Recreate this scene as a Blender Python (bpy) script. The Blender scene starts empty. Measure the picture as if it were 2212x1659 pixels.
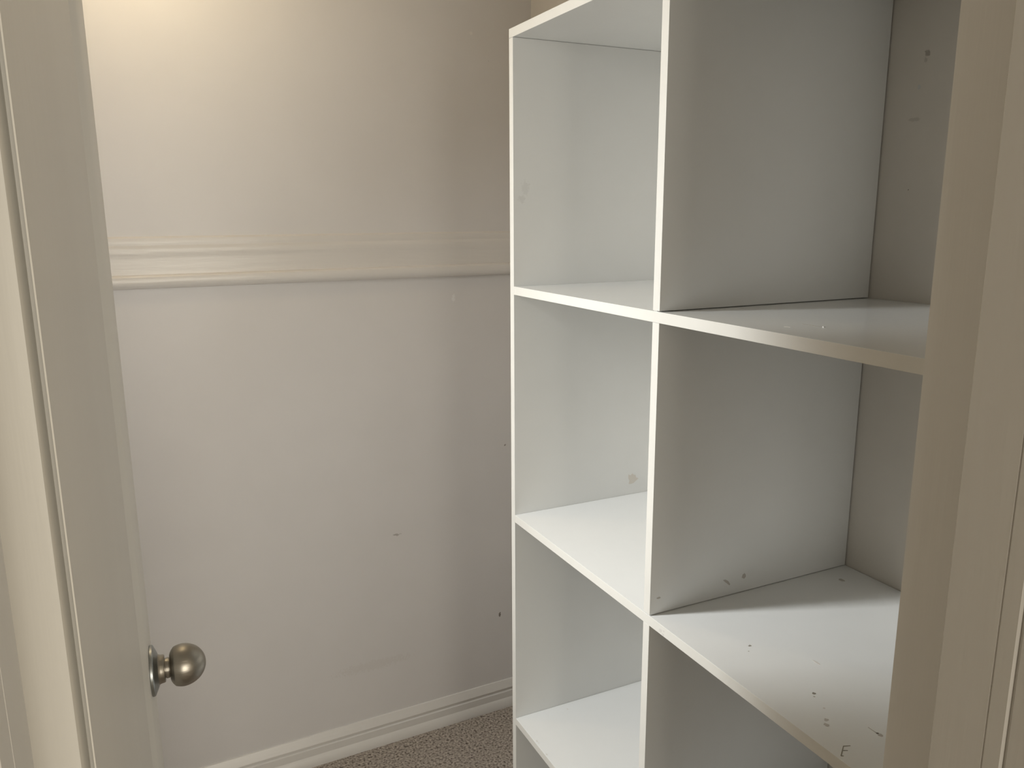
import bpy, bmesh, math, random
from mathutils import Vector, Matrix
random.seed(4)
SC = bpy.context.scene
COL = SC.collection

# ---------------------------------------------------------------- camera
CAMH = 1.57                       # height of the lens over the carpet
F, PITCH, ROLL, YAW = 1733.3, 0.20767, -0.0052, 0.44624
cam_d = bpy.data.cameras.new('camera'); cam = bpy.data.objects.new('camera', cam_d); COL.objects.link(cam)
cam_d.sensor_fit = 'HORIZONTAL'; cam_d.sensor_width = 36.0; cam_d.lens = F / 2212 * 36
cam_d.clip_start = 0.02; cam_d.clip_end = 100
fw = Vector((math.sin(YAW)*math.cos(PITCH), math.cos(YAW)*math.cos(PITCH), -math.sin(PITCH)))
rt = Vector((math.cos(YAW), -math.sin(YAW), 0)); up = rt.cross(fw)
rr = rt*math.cos(ROLL) + up*math.sin(ROLL); uu = up*math.cos(ROLL) - rt*math.sin(ROLL)
m = Matrix((rr, uu, -fw)).transposed().to_4x4(); m.translation = (0, 0, CAMH); cam.matrix_world = m
SC.camera = cam

# ---------------------------------------------------------------- view, world and lights
SC.view_settings.view_transform = 'Standard'; SC.view_settings.look = 'None'
SC.view_settings.gamma = 1; SC.view_settings.use_curve_mapping = False
SC.view_settings.exposure = 0.0
W = bpy.data.worlds.new('world'); SC.world = W; W.use_nodes = True
W.node_tree.nodes['Background'].inputs[0].default_value = (0.75, 0.86, 1.0, 1)
W.node_tree.nodes['Background'].inputs[1].default_value = 1.0

def area(name, loc, rot, sx, sy, power, col, spread=math.pi):
    d = bpy.data.lights.new(name, 'AREA'); d.shape = 'RECTANGLE'; d.size = sx; d.size_y = sy
    d.energy = power; d.color = col; d.spread = spread
    o = bpy.data.objects.new(name, d); COL.objects.link(o); o.location = loc; o.rotation_euler = rot
    return o
WALL_L = -0.50                    # left wall of the closet
WIN = (1.285, 1.455, 1.35, 2.20)    # assumed window, unseen behind the open door, added for the side light: y0, y1, z0, z1
WY, WA = 2.12, 0.0234             # far wall, turned a touch out of square
dl = area('daylight', (WALL_L-.13, (WIN[0]+WIN[1])/2, (WIN[2]+WIN[3])/2), (0, 0, 0), WIN[1]-WIN[0]-.01, WIN[3]-WIN[2]-.03, 13.6, (0.98, 1.0, 1.0), math.radians(110))
dl.rotation_euler = Vector((1, -.38, -.75)).to_track_quat('-Z', 'Y').to_euler()
area('bedroom_fill', (0.50, -3.17, 1.45), (math.radians(90), 0, 0), 2.0, 1.4, 42.0, (1.0, 0.94, 0.82), math.radians(150))  # added fill light from behind the viewer, mainly for the far wall

# ---------------------------------------------------------------- materials
def node_mat(name, col, rough=0.5, spec=0.4, bump=0.0, bscale=60.0, stretch=(1, 1, 1), var=0.03, metal=0.0, spots=(), coat=0.0, detail=3):
    """procedural paint or melamine. spots: (x, y, z, radius, colour, strength) marks at places on the surface"""
    M = bpy.data.materials.new(name); M.use_nodes = True
    nt = M.node_tree; N = nt.nodes; Lk = nt.links; b = N['Principled BSDF']
    b.inputs['Roughness'].default_value = rough; b.inputs['Metallic'].default_value = metal
    b.inputs['Specular IOR Level'].default_value = spec; b.inputs['Coat Weight'].default_value = coat
    tc = N.new('ShaderNodeTexCoord'); mp = N.new('ShaderNodeMapping'); mp.inputs['Scale'].default_value = stretch
    Lk.new(tc.outputs['Object'], mp.inputs[0])
    n1 = N.new('ShaderNodeTexNoise'); n1.inputs['Scale'].default_value = bscale*0.07; n1.inputs['Detail'].default_value = 4
    Lk.new(mp.outputs[0], n1.inputs['Vector'])
    mr = N.new('ShaderNodeMapRange'); mr.inputs[1].default_value = 0.3; mr.inputs[2].default_value = 0.7
    mr.inputs[3].default_value = 1-var; mr.inputs[4].default_value = 1+var*0.4
    Lk.new(n1.outputs['Fac'], mr.inputs[0])
    mul = N.new('ShaderNodeMix'); mul.data_type = 'RGBA'; mul.blend_type = 'MULTIPLY'; mul.inputs[0].default_value = 1
    mul.inputs[6].default_value = (*col, 1); Lk.new(mr.outputs[0], mul.inputs[7])
    out = mul.outputs[2]
    if spots:
        nd = N.new('ShaderNodeTexNoise'); nd.inputs['Scale'].default_value = 160; nd.inputs['Detail'].default_value = 3
        Lk.new(tc.outputs['Object'], nd.inputs['Vector'])
        for sp in spots:
            x, y, z, r, c, st = sp[:6]; sc = sp[6] if len(sp) > 6 else (1, 1, 1)
            sb = N.new('ShaderNodeVectorMath'); sb.operation = 'SUBTRACT'; sb.inputs[1].default_value = (x, y, z); Lk.new(tc.outputs['Object'], sb.inputs[0])
            ss = N.new('ShaderNodeVectorMath'); ss.operation = 'MULTIPLY'; ss.inputs[1].default_value = sc; Lk.new(sb.outputs[0], ss.inputs[0])
            ln = N.new('ShaderNodeVectorMath'); ln.operation = 'LENGTH'; Lk.new(ss.outputs[0], ln.inputs[0])
            ad = N.new('ShaderNodeMath'); ad.operation = 'MULTIPLY_ADD'; Lk.new(nd.outputs['Fac'], ad.inputs[0]); ad.inputs[1].default_value = r*2.2
            Lk.new(ln.outputs['Value'], ad.inputs[2])
            m2 = N.new('ShaderNodeMapRange'); m2.interpolation_type = 'SMOOTHSTEP'
            m2.inputs[1].default_value = r*1.7; m2.inputs[2].default_value = r*2.2; m2.inputs[3].default_value = st; m2.inputs[4].default_value = 0
            Lk.new(ad.outputs[0], m2.inputs[0])
            mx = N.new('ShaderNodeMix'); mx.data_type = 'RGBA'; Lk.new(m2.outputs[0], mx.inputs[0]); Lk.new(out, mx.inputs[6]); mx.inputs[7].default_value = (*c, 1)
            out = mx.outputs[2]
    Lk.new(out, b.inputs['Base Color'])
    if bump:
        n2 = N.new('ShaderNodeTexNoise'); n2.inputs['Scale'].default_value = bscale; n2.inputs['Detail'].default_value = detail
        Lk.new(mp.outputs[0], n2.inputs['Vector'])
        bp = N.new('ShaderNodeBump'); bp.inputs['Strength'].default_value = bump; bp.inputs['Distance'].default_value = 0.002
        Lk.new(n2.outputs['Fac'], bp.inputs['Height']); Lk.new(bp.outputs[0], b.inputs['Normal'])
    return M
DK = (0.16, 0.13, 0.10)
def at(pt): return (pt[0], pt[1], pt[2]+CAMH)
WALLP = (0.775, 0.76, 0.755)
H = CAMH
wall_back_spots = [(0.6468, 2.135, H-0.913, .006, DK, .45, (.5, 1, 1.4)), (0.978, 2.143, H-1.249, .0045, DK, .9, (1, 1, .6)), (1.0007, 2.143, H-0.689, .0035, DK, .7),
                   (0.9593, 2.142, H+0.415, .0022, DK, .6), (.9061, 2.141, H+.483, .005, (.9, .88, .86), .5), (.8403, 2.14, H-.233, .005, (.9, .9, .9), .6, (1, 1, .4)),
                   (.6393, 2.135, H-.0694, .002, DK, .7, (.5, 1, 1)), (.90, 2.141, H-.0689, .003, DK, .7, (.5, 1, 1)), (0.56, 2.12, H-1.31, .05, (.66, .63, .60), .3, (.4, 1, 3))]
M_WALL = node_mat('wall_paint', WALLP, 0.42, 0.35, 0.03, 90, var=0.02, spots=wall_back_spots)
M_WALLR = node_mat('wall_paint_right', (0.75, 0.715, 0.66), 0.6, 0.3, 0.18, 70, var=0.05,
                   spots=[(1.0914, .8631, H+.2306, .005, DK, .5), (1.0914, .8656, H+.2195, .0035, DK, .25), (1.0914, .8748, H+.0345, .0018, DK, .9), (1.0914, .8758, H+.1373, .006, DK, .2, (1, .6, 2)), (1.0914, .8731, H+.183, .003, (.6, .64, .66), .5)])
M_TRIM = node_mat('gloss_trim_paint', (0.80, 0.775, 0.73), 0.34, 0.45, 0.22, 110, stretch=(1, 1, 0.06), var=0.03)
M_RAIL = node_mat('brushed_rail_paint', (0.79, 0.765, 0.74), 0.30, 0.5, 0.45, 80, stretch=(0.08, 1, 1), var=0.05)
M_BASE = node_mat('baseboard_paint', (0.79, 0.775, 0.75), 0.32, 0.5, 0.25, 80, stretch=(0.1, 1, 1), var=0.05)
M_DOOR = node_mat('door_paint', (0.78, 0.755, 0.70), 0.40, 0.4, 0.20, 110, stretch=(1, 1, 0.06), var=0.035)
M_CEIL = node_mat('ceiling_paint', (0.78, 0.76, 0.72), 0.8, 0.2, 0.1, 60)
Z = [0.33258, -0.13526, -0.60239, -1.06952, -1.54]     # shelf tops, relative to the lens
shelf_spots = [(0.93, 1.4015, H-.5, .0001, DK, 0)]
M_MEL = node_mat('white_melamine', (0.84, 0.845, 0.83), 0.26, 0.5, 0.03, 200, var=0.012, detail=1)
M_EDGE = node_mat('cream_edge_banding', (0.79, 0.77, 0.715), 0.42, 0.4, 0.04, 200, var=0.03, detail=1)
M_NICKEL = node_mat('brushed_nickel', (0.38, 0.355, 0.31), 0.36, 0.5, 0.15, 260, stretch=(0.05, 1, 1), metal=1.0, var=0.06)
M_STEEL = node_mat('dull_steel', (0.40, 0.42, 0.42), 0.35, 0.5, 0.05, 200, metal=1.0, var=0.05)
M_FILM = node_mat('old_tape_residue', (0.74, 0.70, 0.64), 0.8, 0.2)
M_INK = node_mat('faded_pen', (0.30, 0.275, 0.23), 0.8, 0.2)
# carpet
M_CARPET = bpy.data.materials.new('carpet'); M_CARPET.use_nodes = True
nt = M_CARPET.node_tree; N = nt.nodes; b = N['Principled BSDF']; b.inputs['Roughness'].default_value = 1; b.inputs['Specular IOR Level'].default_value = 0.05
tc = N.new('ShaderNodeTexCoord'); n = N.new('ShaderNodeTexNoise'); n.inputs['Scale'].default_value = 150; n.inputs['Detail'].default_value = 5; n.inputs['Roughness'].default_value = .65
n2 = N.new('ShaderNodeTexNoise'); n2.inputs['Scale'].default_value = 110; n2.inputs['Detail'].default_value = 3
cr = N.new('ShaderNodeValToRGB'); e = cr.color_ramp.elements
e[0].position = .37; e[0].color = (.11, .085, .068, 1); e[1].position = .62; e[1].color = (.78, .71, .63, 1)
q = cr.color_ramp.elements.new(.47); q.color = (.47, .41, .355, 1)
mx = N.new('ShaderNodeMix'); mx.inputs[0].default_value = .18
nt.links.new(tc.outputs['Object'], n.inputs['Vector']); nt.links.new(tc.outputs['Object'], n2.inputs['Vector'])
nt.links.new(n.outputs['Fac'], mx.inputs[2]); nt.links.new(n2.outputs['Fac'], mx.inputs[3])
nt.links.new(mx.outputs[0], cr.inputs[0]); 
vs = N.new('ShaderNodeVectorMath'); vs.operation = 'DISTANCE'; vs.inputs[1].default_value = (.981, 2.1385, 0)   # a dark crumb by the baseboard
nt.links.new(tc.outputs['Object'], vs.inputs[0])
va = N.new('ShaderNodeMath'); va.operation = 'MULTIPLY_ADD'; va.inputs[1].default_value = .012; nt.links.new(n.outputs['Fac'], va.inputs[0]); nt.links.new(vs.outputs['Value'], va.inputs[2])
vr = N.new('ShaderNodeMapRange'); vr.inputs[1].default_value = .010; vr.inputs[2].default_value = .014; vr.inputs[3].default_value = .9; vr.inputs[4].default_value = 0; nt.links.new(va.outputs[0], vr.inputs[0])
vm = N.new('ShaderNodeMix'); vm.data_type = 'RGBA'; vm.inputs[7].default_value = (.03, .025, .02, 1); nt.links.new(vr.outputs[0], vm.inputs[0]); nt.links.new(cr.outputs[0], vm.inputs[6])
nt.links.new(vm.outputs[2], b.inputs['Base Color'])
bp = N.new('ShaderNodeBump'); bp.inputs['Strength'].default_value = 1; bp.inputs['Distance'].default_value = .008
nt.links.new(n.outputs['Fac'], bp.inputs['Height']); nt.links.new(bp.outputs[0], b.inputs['Normal'])
def emis(name, col, s):
    M = bpy.data.materials.new(name); M.use_nodes = True; b = M.node_tree.nodes['Principled BSDF']
    b.inputs['Base Color'].default_value = (.9, .88, .8, 1); b.inputs['Emission Color'].default_value = (*col, 1); b.inputs['Emission Strength'].default_value = s
    return M
M_GLASS = bpy.data.materials.new('clear_pane'); M_GLASS.use_nodes = True
nt = M_GLASS.node_tree; nt.nodes.clear()
o_ = nt.nodes.new('ShaderNodeOutputMaterial'); t_ = nt.nodes.new('ShaderNodeBsdfTransparent'); g_ = nt.nodes.new('ShaderNodeBsdfGlossy'); x_ = nt.nodes.new('ShaderNodeMixShader')
g_.inputs['Roughness'].default_value = .02; x_.inputs[0].default_value = .05
nt.links.new(t_.outputs[0], x_.inputs[1]); nt.links.new(g_.outputs[0], x_.inputs[2]); nt.links.new(x_.outputs[0], o_.inputs[0])

# ---------------------------------------------------------------- mesh helpers
def obj(name, bm, mats, parent=None, smooth=False):
    me = bpy.data.meshes.new(name); bmesh.ops.recalc_face_normals(bm, faces=bm.faces); bm.to_mesh(me); bm.free()
    for mt in (mats if isinstance(mats, (list, tuple)) else [mats]): me.materials.append(mt)
    if smooth:
        for p in me.polygons: p.use_smooth = True
    o = bpy.data.objects.new(name, me); COL.objects.link(o)
    if parent is not None: o.parent = parent
    return o
def box(bm, x0, x1, y0, y1, z0, z1, bevel=0.0):
    r = bmesh.ops.create_cube(bm, size=1)['verts']
    for v in r:
        v.co = Vector((x0+(x1-x0)*(v.co.x+.5), y0+(y1-y0)*(v.co.y+.5), z0+(z1-z0)*(v.co.z+.5)))
    if bevel:
        es = list({e for v in r for e in v.link_edges})
        bmesh.ops.bevel(bm, geom=es, offset=bevel, segments=2, affect='EDGES', profile=.5)
    return bm
def bx(*a, **k): return box(bmesh.new(), *a, **k)
def prism(pts, axis, a0, a1):
    """closed 2-D outline swept along an axis: 'x' -> pts are (y, z); 'z' -> pts are (x, y)"""
    bm = bmesh.new()
    mk = (lambda p, a: (a, p[0], p[1])) if axis == 'x' else ((lambda p, a: (p[0], a, p[1])) if axis == 'y' else (lambda p, a: (p[0], p[1], a)))
    A = [bm.verts.new(mk(p, a0)) for p in pts]; B = [bm.verts.new(mk(p, a1)) for p in pts]
    n = len(pts)
    for i in range(n): bm.faces.new((A[i], A[(i+1) % n], B[(i+1) % n], B[i]))
    bm.faces.new(A); bm.faces.new(B[::-1])
    return bm
def lathe(profile, seg=64):
    """profile (distance along +x, radius) turned about the x axis"""
    bm = bmesh.new(); rings = []
    for d, r in profile:
        if r < 1e-6: rings.append([bm.verts.new((d, 0, 0))])
        else: rings.append([bm.verts.new((d, r*math.cos(2*math.pi*k/seg), r*math.sin(2*math.pi*k/seg))) for k in range(seg)])
    for A, B in zip(rings, rings[1:]):
        for k in range(seg):
            k2 = (k+1) % seg
            if len(A) == 1 and len(B) == 1: continue
            if len(A) == 1: bm.faces.new((A[0], B[k], B[k2]))
            elif len(B) == 1: bm.faces.new((A[k], A[k2], B[0]))
            else: bm.faces.new((A[k], A[k2], B[k2], B[k]))
    return bm
def struct(o, label=None, cat=None):
    o['kind'] = 'structure'
    if label: o['label'] = label; o['category'] = cat
    return o
def sharp(o, ang=35):
    me = o.data
    bm = bmesh.new(); bm.from_mesh(me)
    for e in bm.edges:
        if len(e.link_faces) == 2 and e.calc_face_angle(0) > math.radians(ang): e.smooth = False
    bm.to_mesh(me); bm.free()

# ---------------------------------------------------------------- room shell
FZ = 0.0; CZ = 2.42
WR = 1.0914
DW0, DW1 = 0.328, 0.4346                # doorway wall, bedroom face and closet face
XL, XR = -0.070, 0.580                  # faces of the door jambs
HEAD = 2.05
def far_y(x): return WY + 0.0011 + WA*x
struct(obj('floor', bx(-2.6, 1.9, -3.2, 2.4, -0.1, 0.0), M_CARPET), 'speckled brown grey carpet', 'carpet')
struct(obj('ceiling', bx(-2.6, 1.9, -3.2, 2.4, CZ, CZ+.1), M_CEIL), 'pale painted ceiling above the closet', 'ceiling')
struct(obj('wall_back', prism([(WALL_L-.1, far_y(WALL_L-.1)), (WR+.1, far_y(WR+.1)), (WR+.1, 2.4), (WALL_L-.1, 2.4)], 'z', 0, CZ), M_WALL), 'smooth off-white wall behind the hanging rail', 'wall')
struct(obj('wall_right', bx(WR, WR+.1, DW1, far_y(WR), 0, CZ), M_WALLR), 'painted wall showing as the back of the shelf cubes', 'wall')
bm = bmesh.new()
y0, y1, z0, z1 = WIN
for a in ((DW1, y0, 0, CZ), (y1, far_y(WALL_L), 0, CZ), (y0, y1, 0, z0), (y0, y1, z1, CZ)):
    box(bm, WALL_L-.1, WALL_L, a[0], a[1], a[2], a[3])
struct(obj('wall_left', bm, M_WALL), 'painted wall with an assumed narrow window, hidden behind the open door', 'wall')
bm = bmesh.new()
box(bm, -2.6, XL-.02, DW0-.002, DW1, 0, CZ); box(bm, XR+.02, 1.9, DW0-.002, DW1, 0, CZ); box(bm, XL-.02, XR+.02, DW0-.002, DW1, HEAD+.02, CZ)
struct(obj('wall_front', bm, M_WALL), 'painted wall around the doorway', 'wall')
bm = bmesh.new()
box(bm, -2.7, -2.6, -3.2, DW0, 0, CZ); box(bm, 1.9, 2.0, -3.2, DW0, 0, CZ); box(bm, -2.6, 1.9, -3.3, -3.2, 0, CZ)
struct(obj('wall_bedroom', bm, node_mat('bedroom_paint', (0.66, .60, .50), .8, .2, .1, 60)), 'painted walls of the room the closet opens from', 'wall')
bm = bmesh.new()
for a in ((y0, y0+.008, z0, z1), (y1-.008, y1, z0, z1), (y0+.008, y1-.008, z0, z0+.010), (y0+.008, y1-.008, z1-.010, z1)):
    box(bm, WALL_L-.09, WALL_L-.03, a[0], a[1], a[2], a[3])
w = struct(obj('assumed_window', bm, M_TRIM), 'assumed narrow window, added unseen behind the open door for the side light', 'window')
obj('pane', bx(WALL_L-.062, WALL_L-.058, y0+.008, y1-.008, z0+.010, z1-.010), M_GLASS, w)

bm = bmesh.new()  # unseen frame, added to go round the fill light
for a in ((-.60, -.54, .66, 2.24), (1.54, 1.60, .66, 2.24), (-.54, 1.54, .66, .72), (-.54, 1.54, 2.18, 2.24)):
    box(bm, a[0], a[1], -3.2, -3.15, a[2], a[3])
struct(obj('added_window_frame', bm, M_TRIM), 'unseen window frame added around the fill light behind the viewer', 'window')

# door lining: jamb, stop, casing on each side and over the head
def lining(s, x, y0):                  # s=+1: right jamb (faces left), s=-1: left jamb; rebated for the door
    a = x-s*.012
    o = [(x, DW1), (x, DW1-.050), (x-s*.0105, DW1-.050), (a, DW1-.0515), (a, DW1-.0932), (a+s*.0012, DW1-.0936), (a+s*.0012, DW1-.0944), (a, DW1-.0948),
         (a, y0+.0015), (a+s*.0015, y0), (x+s*.0195, y0), (x+s*.0195, DW1)]
    return prism(o, 'z', 0, HEAD)
def casing(s, x, y0):
    a = x-s*.0105
    o = [(a+s*.0015, y0-.0001), (a+s*.0015, y0-.0015), (a, y0-.0025), (a, y0-.017), (a+s*.003, y0-.020), (a+s*.013, y0-.020), (a+s*.016, y0-.017), (a+s*.060, y0-.015), (a+s*.068, y0-.011), (a+s*.074, DW0-.0021), (x+s*.020, DW0-.0021), (x+s*.020, y0-.0001)]
    return prism(o, 'z', 0, HEAD+.07)
struct(obj('trim_1', lining(1, XR, DW0-.002), M_TRIM), 'cream painted doorway jamb and stop at the right of the view', 'door frame')
struct(obj('trim_2', lining(-1, XL, DW0-.013), M_TRIM), 'cream painted doorway jamb behind the hinge side of the door', 'door frame')
struct(obj('trim_3', casing(1, XR, DW0-.002), M_TRIM), 'moulded casing at the right border of the view', 'door casing')
struct(obj('trim_4', casing(-1, XL, DW0-.013), M_TRIM), 'moulded casing around the left of the doorway', 'door casing')
struct(obj('trim_5', bx(XL-.0195, XR+.0195, DW0-.002, DW1, HEAD, HEAD+.0195), M_TRIM), 'door head lining above the opening', 'door frame')

# hanging rail batten on the far wall: moulded plate with a rounded lower nosing
def wall_run(name, prof, x0, x1, mat, label, cat):
    bm = prism([(WY-d, z) for d, z in prof], 'x', x0, x1)
    for v in bm.verts: v.co.y += 0.0011 + WA*v.co.x
    o = obj(name, bm, mat, smooth=True); sharp(o, 28); return struct(o, label, cat)
zr = CAMH
prof = [(0, zr-.0455), (.0020, zr-.0465), (.0056, zr-.0500), (.0064, zr-.0560), (.0066, zr-.0640), (.0062, zr-.0660), (.0064, zr-.0675), (.0076, zr-.0695), (.0082, zr-.0760), (.0082, zr-.0860), (.0072, zr-.0915),
        (.0068, zr-.1000), (.0070, zr-.1355), (.0090, zr-.1362), (.0140, zr-.1376), (.0172, zr-.1410), (.0184, zr-.1460), (.0186, zr-.1530), (.0176, zr-.1590), (.0150, zr-.1645), (.0115, zr-.1680), (.0075, zr-.1690), (0, zr-.1695)]
wall_run('trim_6', prof, WALL_L, WR, M_RAIL, 'painted moulded rail with a rounded lower edge along the far wall', 'wall rail')
prof = [(0, .0885), (.004, .088), (.0130, .067), (.0140, .064), (.0105, .0615), (.0105, .0535), (.0120, .0525), (.0138, .051), (.0140, .030), (.0152, .0285), (.0180, .0240), (.0205, .0180), (.0225, .0110), (.0235, .0040), (.0235, .0), (0, 0)]
wall_run('baseboard_back', prof, WALL_L, WR, M_BASE, 'white stepped baseboard along the foot of the far wall', 'baseboard')

# ---------------------------------------------------------------- open door with its knob
door = bpy.data.objects.new('door_1', None); COL.objects.link(door)
door.location = (XL+.0316, DW1, 0.008); struct(door, 'cream painted door standing open at the left with a round nickel knob', 'door')
DL = .641; REC = .0093; RA = .346
dang = math.pi/2 - .0524             # the local x axis runs along the door, local -y is the face towards the shelves
door.rotation_euler = (0, 0, dang)
RB = .0042
o = [(0, .035), (0, .0066), (.0015, .0060), (.010, .0048), (.016, .0046), (.016, .0010), (.0012, .0007), (.0016, 0), (RA-.0025, 0), (RA-.001, .0004), (RA, .0020), (RA+.0005, REC+.006), (RA+.004, REC+.0105), (DL-.135, REC+.0105), (DL-.128, REC+.0095), (DL-.098, REC+.0008), (DL-.091, REC), (DL-.004, REC), (DL-.0012, REC+.0010), (DL, REC+.004), (DL, .035)]
sl = obj('door_slab', prism(o, 'z', 0, 2.035), M_DOOR, door, smooth=True); sharp(sl, 25)
kn = bpy.data.objects.new('door_knob', None); COL.objects.link(kn); kn.parent = door
kn.location = (DL-.056, REC, H-.558-.008); kn.rotation_euler = (0, 0, -math.pi/2)   # local x of the knob points out of the face
kn['label'] = 'satin nickel ball knob on a round rose'
def kobj(name, prof, mat):
    p = obj(name, lathe(prof), mat, kn, smooth=True); sharp(p, 30); return p
kobj('rose', [(0, 0), (0, .0305), (.0008, .0314), (.0034, .0312), (.0044, .0300), (.0050, .0285), (.0062, .026), (.0082, .0215), (.0090, .0195), (.0090, 0)], M_STEEL)
kobj('collar', [(.0085, 0), (.0085, .0190), (.0100, .0182), (.0120, .0176), (.0150, .0172), (.0162, .0165), (.0164, .0155), (.0164, 0)], M_NICKEL)
kobj('neck', [(.0155, 0), (.0155, .0118), (.0172, .0118), (.0176, .0127), (.0212, .0127), (.0216, .0118), (.025, .0116), (.025, 0)], M_NICKEL)
ball = [(.0222, 0), (.0222, .0150), (.0228, .0172), (.0246, .0205), (.0268, .0232), (.0275, .0240), (.0282, .0243), (.0300, .0250), (.0340, .0260), (.0370, .0263)]
for k in range(1, 17):
    a = math.radians(k*90/16); ball.append((.0370+.0278*math.sin(a), .0263*math.cos(a) if k < 16 else 0))
kobj('knob', ball, M_NICKEL)

# ---------------------------------------------------------------- cube shelving unit
X0 = .6755; XB = WR-.0022; T = .016
Y1 = 1.4175; PY = .4727; YF = [Y1, Y1-PY, Y1-2*PY]      # far faces of the uprights
zt = [CAMH+z for z in Z]; zt[4] = T+.0018
unit = bpy.data.objects.new('cube_shelving_unit', None); COL.objects.link(unit)
unit.location = (X0, (YF[2]+Y1)/2, 0)
unit['label'] = 'tall white melamine cube shelving unit with empty cubes, against the right wall'
unit['category'] = 'shelving unit'
def board(name, x0, x1, y0, y1, z0, z1, mats=(M_MEL, M_EDGE), bevel=.0004, leak_block=None):
    bm = bx(x0, x1, y0, y1, z0, z1, bevel=bevel)
    if leak_block: box(bm, *leak_block)      # set-back core added to block leaking light, leaving a dark open seam
    bm.normal_update()
    for f in bm.faces:
        if f.normal.x < -.6: f.material_index = 1
    for v in bm.verts: v.co -= unit.location
    return obj(name, bm, list(mats), unit)
def lp(x, y, z): return (x-unit.location.x, y-unit.location.y, z)
far_mat = node_mat('white_melamine_scuffed', (0.84, 0.845, 0.83), 0.26, 0.5, 0.03, 200, var=0.012, detail=1,
    spots=[(*lp(.7009, Y1-T, H+.0508), .007, DK, .08, (.8, 1, .5)), (*lp(.694, Y1-T, H+.0294), .006, DK, .10, (.7, 1, .8))])
board('side_panel', X0, XB, Y1-T, Y1, 0, zt[0]-T-.0004, (far_mat, M_EDGE))
board('side_panel', X0, XB, YF[2]-T, YF[2], 0, zt[0]-T-.0004)
ya, yb = YF[2]+.0003, Y1-T-.0003
s1_mat = node_mat('glossy_shelf_melamine', (0.84, 0.845, 0.83), 0.14, 0.55, 0.02, 200, var=0.012, detail=1)
s2_mat = node_mat('stained_shelf_melamine', (0.84, 0.845, 0.83), 0.30, 0.5, 0.03, 200, var=0.015, detail=1, spots=[])
SH = []
SH.append(board('shelf', X0, XB, YF[2]-T, Y1, zt[0]-T, zt[0]))
SH.append(board('shelf', X0, XB, ya, yb, zt[1]-T, zt[1], (s1_mat, M_EDGE)))
SH.append(board('shelf', X0, XB, ya, yb, zt[2]-T, zt[2], (s2_mat, M_EDGE)))
SH.append(board('shelf', X0, XB, ya, yb, zt[3]-T, zt[3]))
SH.append(board('shelf', X0, XB, ya, yb, zt[4]-T, zt[4]))
DV = []
for k in range(4):
    DV.append(board('divider', X0+.0004, XB-.0012, YF[1]-T, YF[1], zt[k+1]+.0010, zt[k]-T-.0003,
                    leak_block=(X0+.002, XB-.0001, YF[1]-T+.008, YF[1]-.0006, zt[k+1]+.0001, zt[k]-T-.002)))

# small worn marks: thin smudges and pen strokes lying on the boards
def patch(name, c, u, v, n, pts, parent, mat, th=.00025):
    """thin blob: outline pts in the (u, v) plane at c, thickness th along n"""
    c, u, v, n = map(Vector, (c, u, v, n)); bm = bmesh.new()
    A = [bm.verts.new(c-unit.location+u*p+v*q) for p, q in pts]; B = [bm.verts.new(c-unit.location+u*p+v*q+n*th) for p, q in pts]
    k = len(pts)
    for i in range(k): bm.faces.new((A[i], A[(i+1) % k], B[(i+1) % k], B[i]))
    bm.faces.new(A[::-1]); bm.faces.new(B)
    return obj(name, bm, mat, parent)

X_, Y_, Z_ = (1, 0, 0), (0, 1, 0), (0, 0, 1)
def blob(r, k=14, asp=1.0, rough=.25):
    return [(r*asp*math.cos(2*math.pi*i/k)*(1+random.uniform(-rough, rough)), r*math.sin(2*math.pi*i/k)*(1+random.uniform(-rough, rough))) for i in range(k)]
def stroke(a, b, w):
    a, b = Vector(a), Vector(b); d = (b-a).normalized(); n = Vector((-d.y, d.x))*w/2
    return [tuple(a-n), tuple(b-n*.7), tuple(b+n*.7), tuple(a+n)]
M_SMUDGE = node_mat('grey_smudge', (0.54, 0.51, 0.47), 0.6, 0.3)
M_FAINT = node_mat('faint_smudge', (0.71, 0.68, 0.64), 0.5, 0.3)
side_far = [c for c in unit.children if c.name == 'side_panel'][0]
# torn piece of tape on the far panel, second cube down
q = patch('tape_residue', (.9645, Y1-T, H-.568), X_, Z_, (0, -1, 0), [(-.013, .012), (-.008, .009), (-.003, .013), (.002, .008), (.005, .009), (.007, .002), (.014, -.001), (.006, -.006), (.001, -.010), (-.006, -.011), (-.012, -.010), (-.010, -.003), (-.013, .003)], side_far, M_FILM)
q['label'] = 'torn beige scrap of old tape'
# smudges on the near face of the divider, second cube down
d1 = DV[1]
patch('smudge', (.8245, YF[1]-T, H-.578), X_, Z_, (0, -1, 0), [(-.008, .005), (-.003, .005), (.003, .001), (.007, -.005), (.006, -.007), (.001, -.003), (-.004, .001)], d1, M_SMUDGE)
patch('smudge', (.8595, YF[1]-T, H-.5747), X_, Z_, (0, -1, 0), blob(.0042), d1, M_SMUDGE)
patch('smudge', (.692, YF[1]-T, H-.576), X_, Z_, (0, -1, 0), blob(.0016, 10, 2.2), d1, M_SMUDGE)
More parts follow.
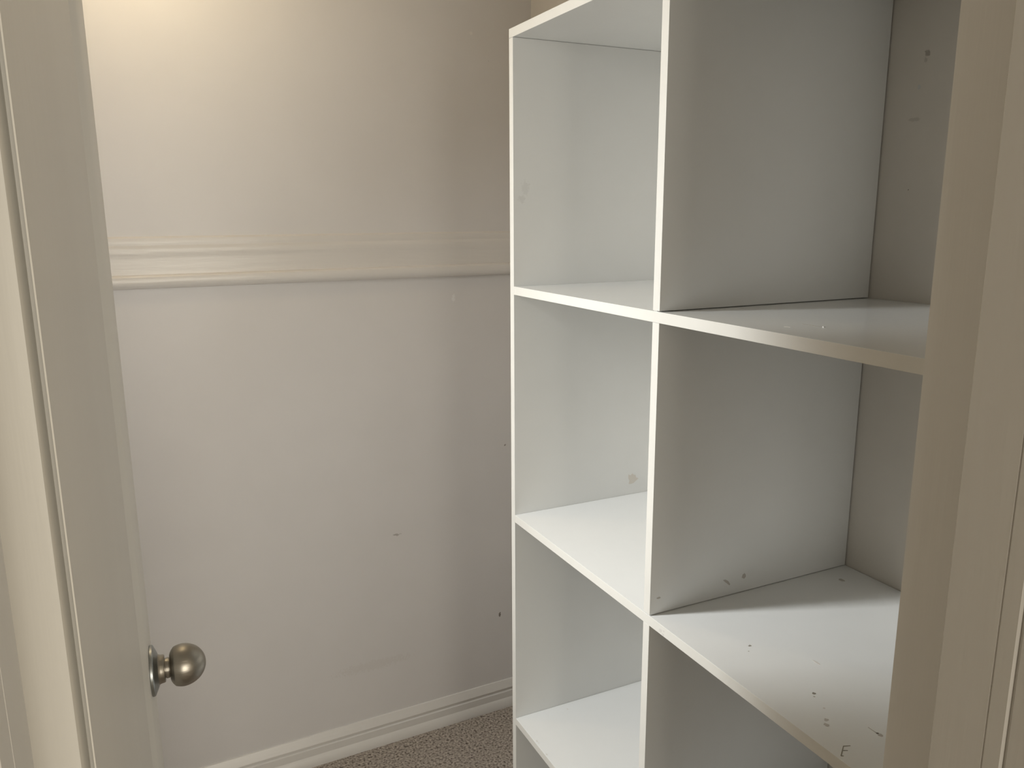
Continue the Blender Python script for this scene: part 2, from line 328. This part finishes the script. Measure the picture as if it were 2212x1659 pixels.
# marks on the second shelf down
s2 = SH[2]; z2 = zt[2]
for x, y, r, asp, mt in [(1.0366, .8889, .006, .7, M_SMUDGE), (.7535, .7939, .0016, 1.6, M_INK), (.7415, .7833, .0011, 1, M_SMUDGE), (.7463, .6679, .0022, 1.2, M_INK), (.7415, .6625, .0012, 1, M_SMUDGE),
                         (.718, .6205, .0026, 1, M_SMUDGE), (.7105, .6132, .0036, .8, M_SMUDGE), (.7336, .639, .0015, 1, M_FAINT), (.7525, .5711, .0027, 1, M_SMUDGE), (.752, .575, .0016, 1, M_INK), (.805, .72, .006, .3, M_FAINT)]:
    patch('smudge', (x, y, z2), X_, Y_, Z_, blob(r, 12, asp), s2, mt)
patch('smudge', (.7475, .5800, z2), X_, Y_, Z_, stroke((.004, -.006), (.004, .008), .0012), s2, M_SMUDGE)
def pen(a, b, w=.0013):
    a, b = Vector(a), Vector(b); c = (a+b)/2
    return patch('pen_mark', (c.x, c.y, z2), X_, Y_, Z_, stroke(tuple(a-c), tuple(b-c), w), s2, M_INK)
pen((.6814, .5644), (.6973, .5756)); pen((.6973, .5756), (.7052, .5727)); pen((.6908, .5702), (.6956, .5678)); pen((.6814, .5644), (.6840, .5632))
# thin scratches and a white speck on the glossy shelf
s1 = SH[1]; z1_ = zt[1]
patch('scratch', (.7572, .725, z1_), X_, Y_, Z_, stroke((0, -.016), (.0003, .017), .0009), s1, M_INK)
patch('scratch', (.7208, .730, z1_), X_, Y_, Z_, stroke((-.001, .004), (.001, -.004), .0012), s1, M_FILM)
patch('paint_fleck', (.7580, .7082, z1_), X_, Y_, Z_, blob(.0016, 9), s1, M_BASE, .0012)
# grime at the lip of the third shelf
s3 = SH[3]; z3 = zt[3]
for x, y, r in [(.681, 1.3121, .003), (.6795, 1.2662, .0028), (.6815, 1.305, .0018), (.7923, 1.3802, .0025)]:
    patch('smudge', (x, y, z3), X_, Y_, Z_, blob(r, 11, .5), s3, M_FAINT)
for y, zz, r in [(.9000, -.612, .003), (.8935, -.6155, .0022), (.8920, -.609, .0018)]:
    patch('smudge', (X0, y, H+zz), Y_, Z_, (-1, 0, 0), blob(r, 10), s2, M_FAINT, .0002)

# ---------------------------------------------------------------- closet ceiling lamp (above the frame)
LX, LY = 0.08, 1.80
lamp = bpy.data.objects.new('ceiling_lamp', None); COL.objects.link(lamp); lamp.location = (LX, LY, CZ)
lamp['label'] = 'small round ceiling lamp with a warm bulb inside the closet'; lamp['category'] = 'lamp'
def turned(name, prof, mat):
    bm = lathe(prof, 32); bmesh.ops.rotate(bm, verts=bm.verts, cent=(0, 0, 0), matrix=Matrix.Rotation(math.pi/2, 3, 'Y'))
    return obj(name, bm, mat, lamp, smooth=True)
turned('base_plate', [(0, 0), (0, .055), (.012, .055), (.022, .03), (.05, .022), (.05, 0)], M_TRIM)
turned('bulb', [(.05, 0), (.05, .013), (.065, .016), (.08, .027), (.10, .030), (.118, .022), (.126, .008), (.128, 0)], emis('bulb_glow', (1, .74, .45), 6))
pl = bpy.data.lights.new('bulb_light', 'POINT'); pl.energy = 3.2; pl.color = (1, .80, .50); pl.shadow_soft_size = .035
po = bpy.data.objects.new('bulb_light', pl); COL.objects.link(po); po.location = (LX, LY, CZ-.18)
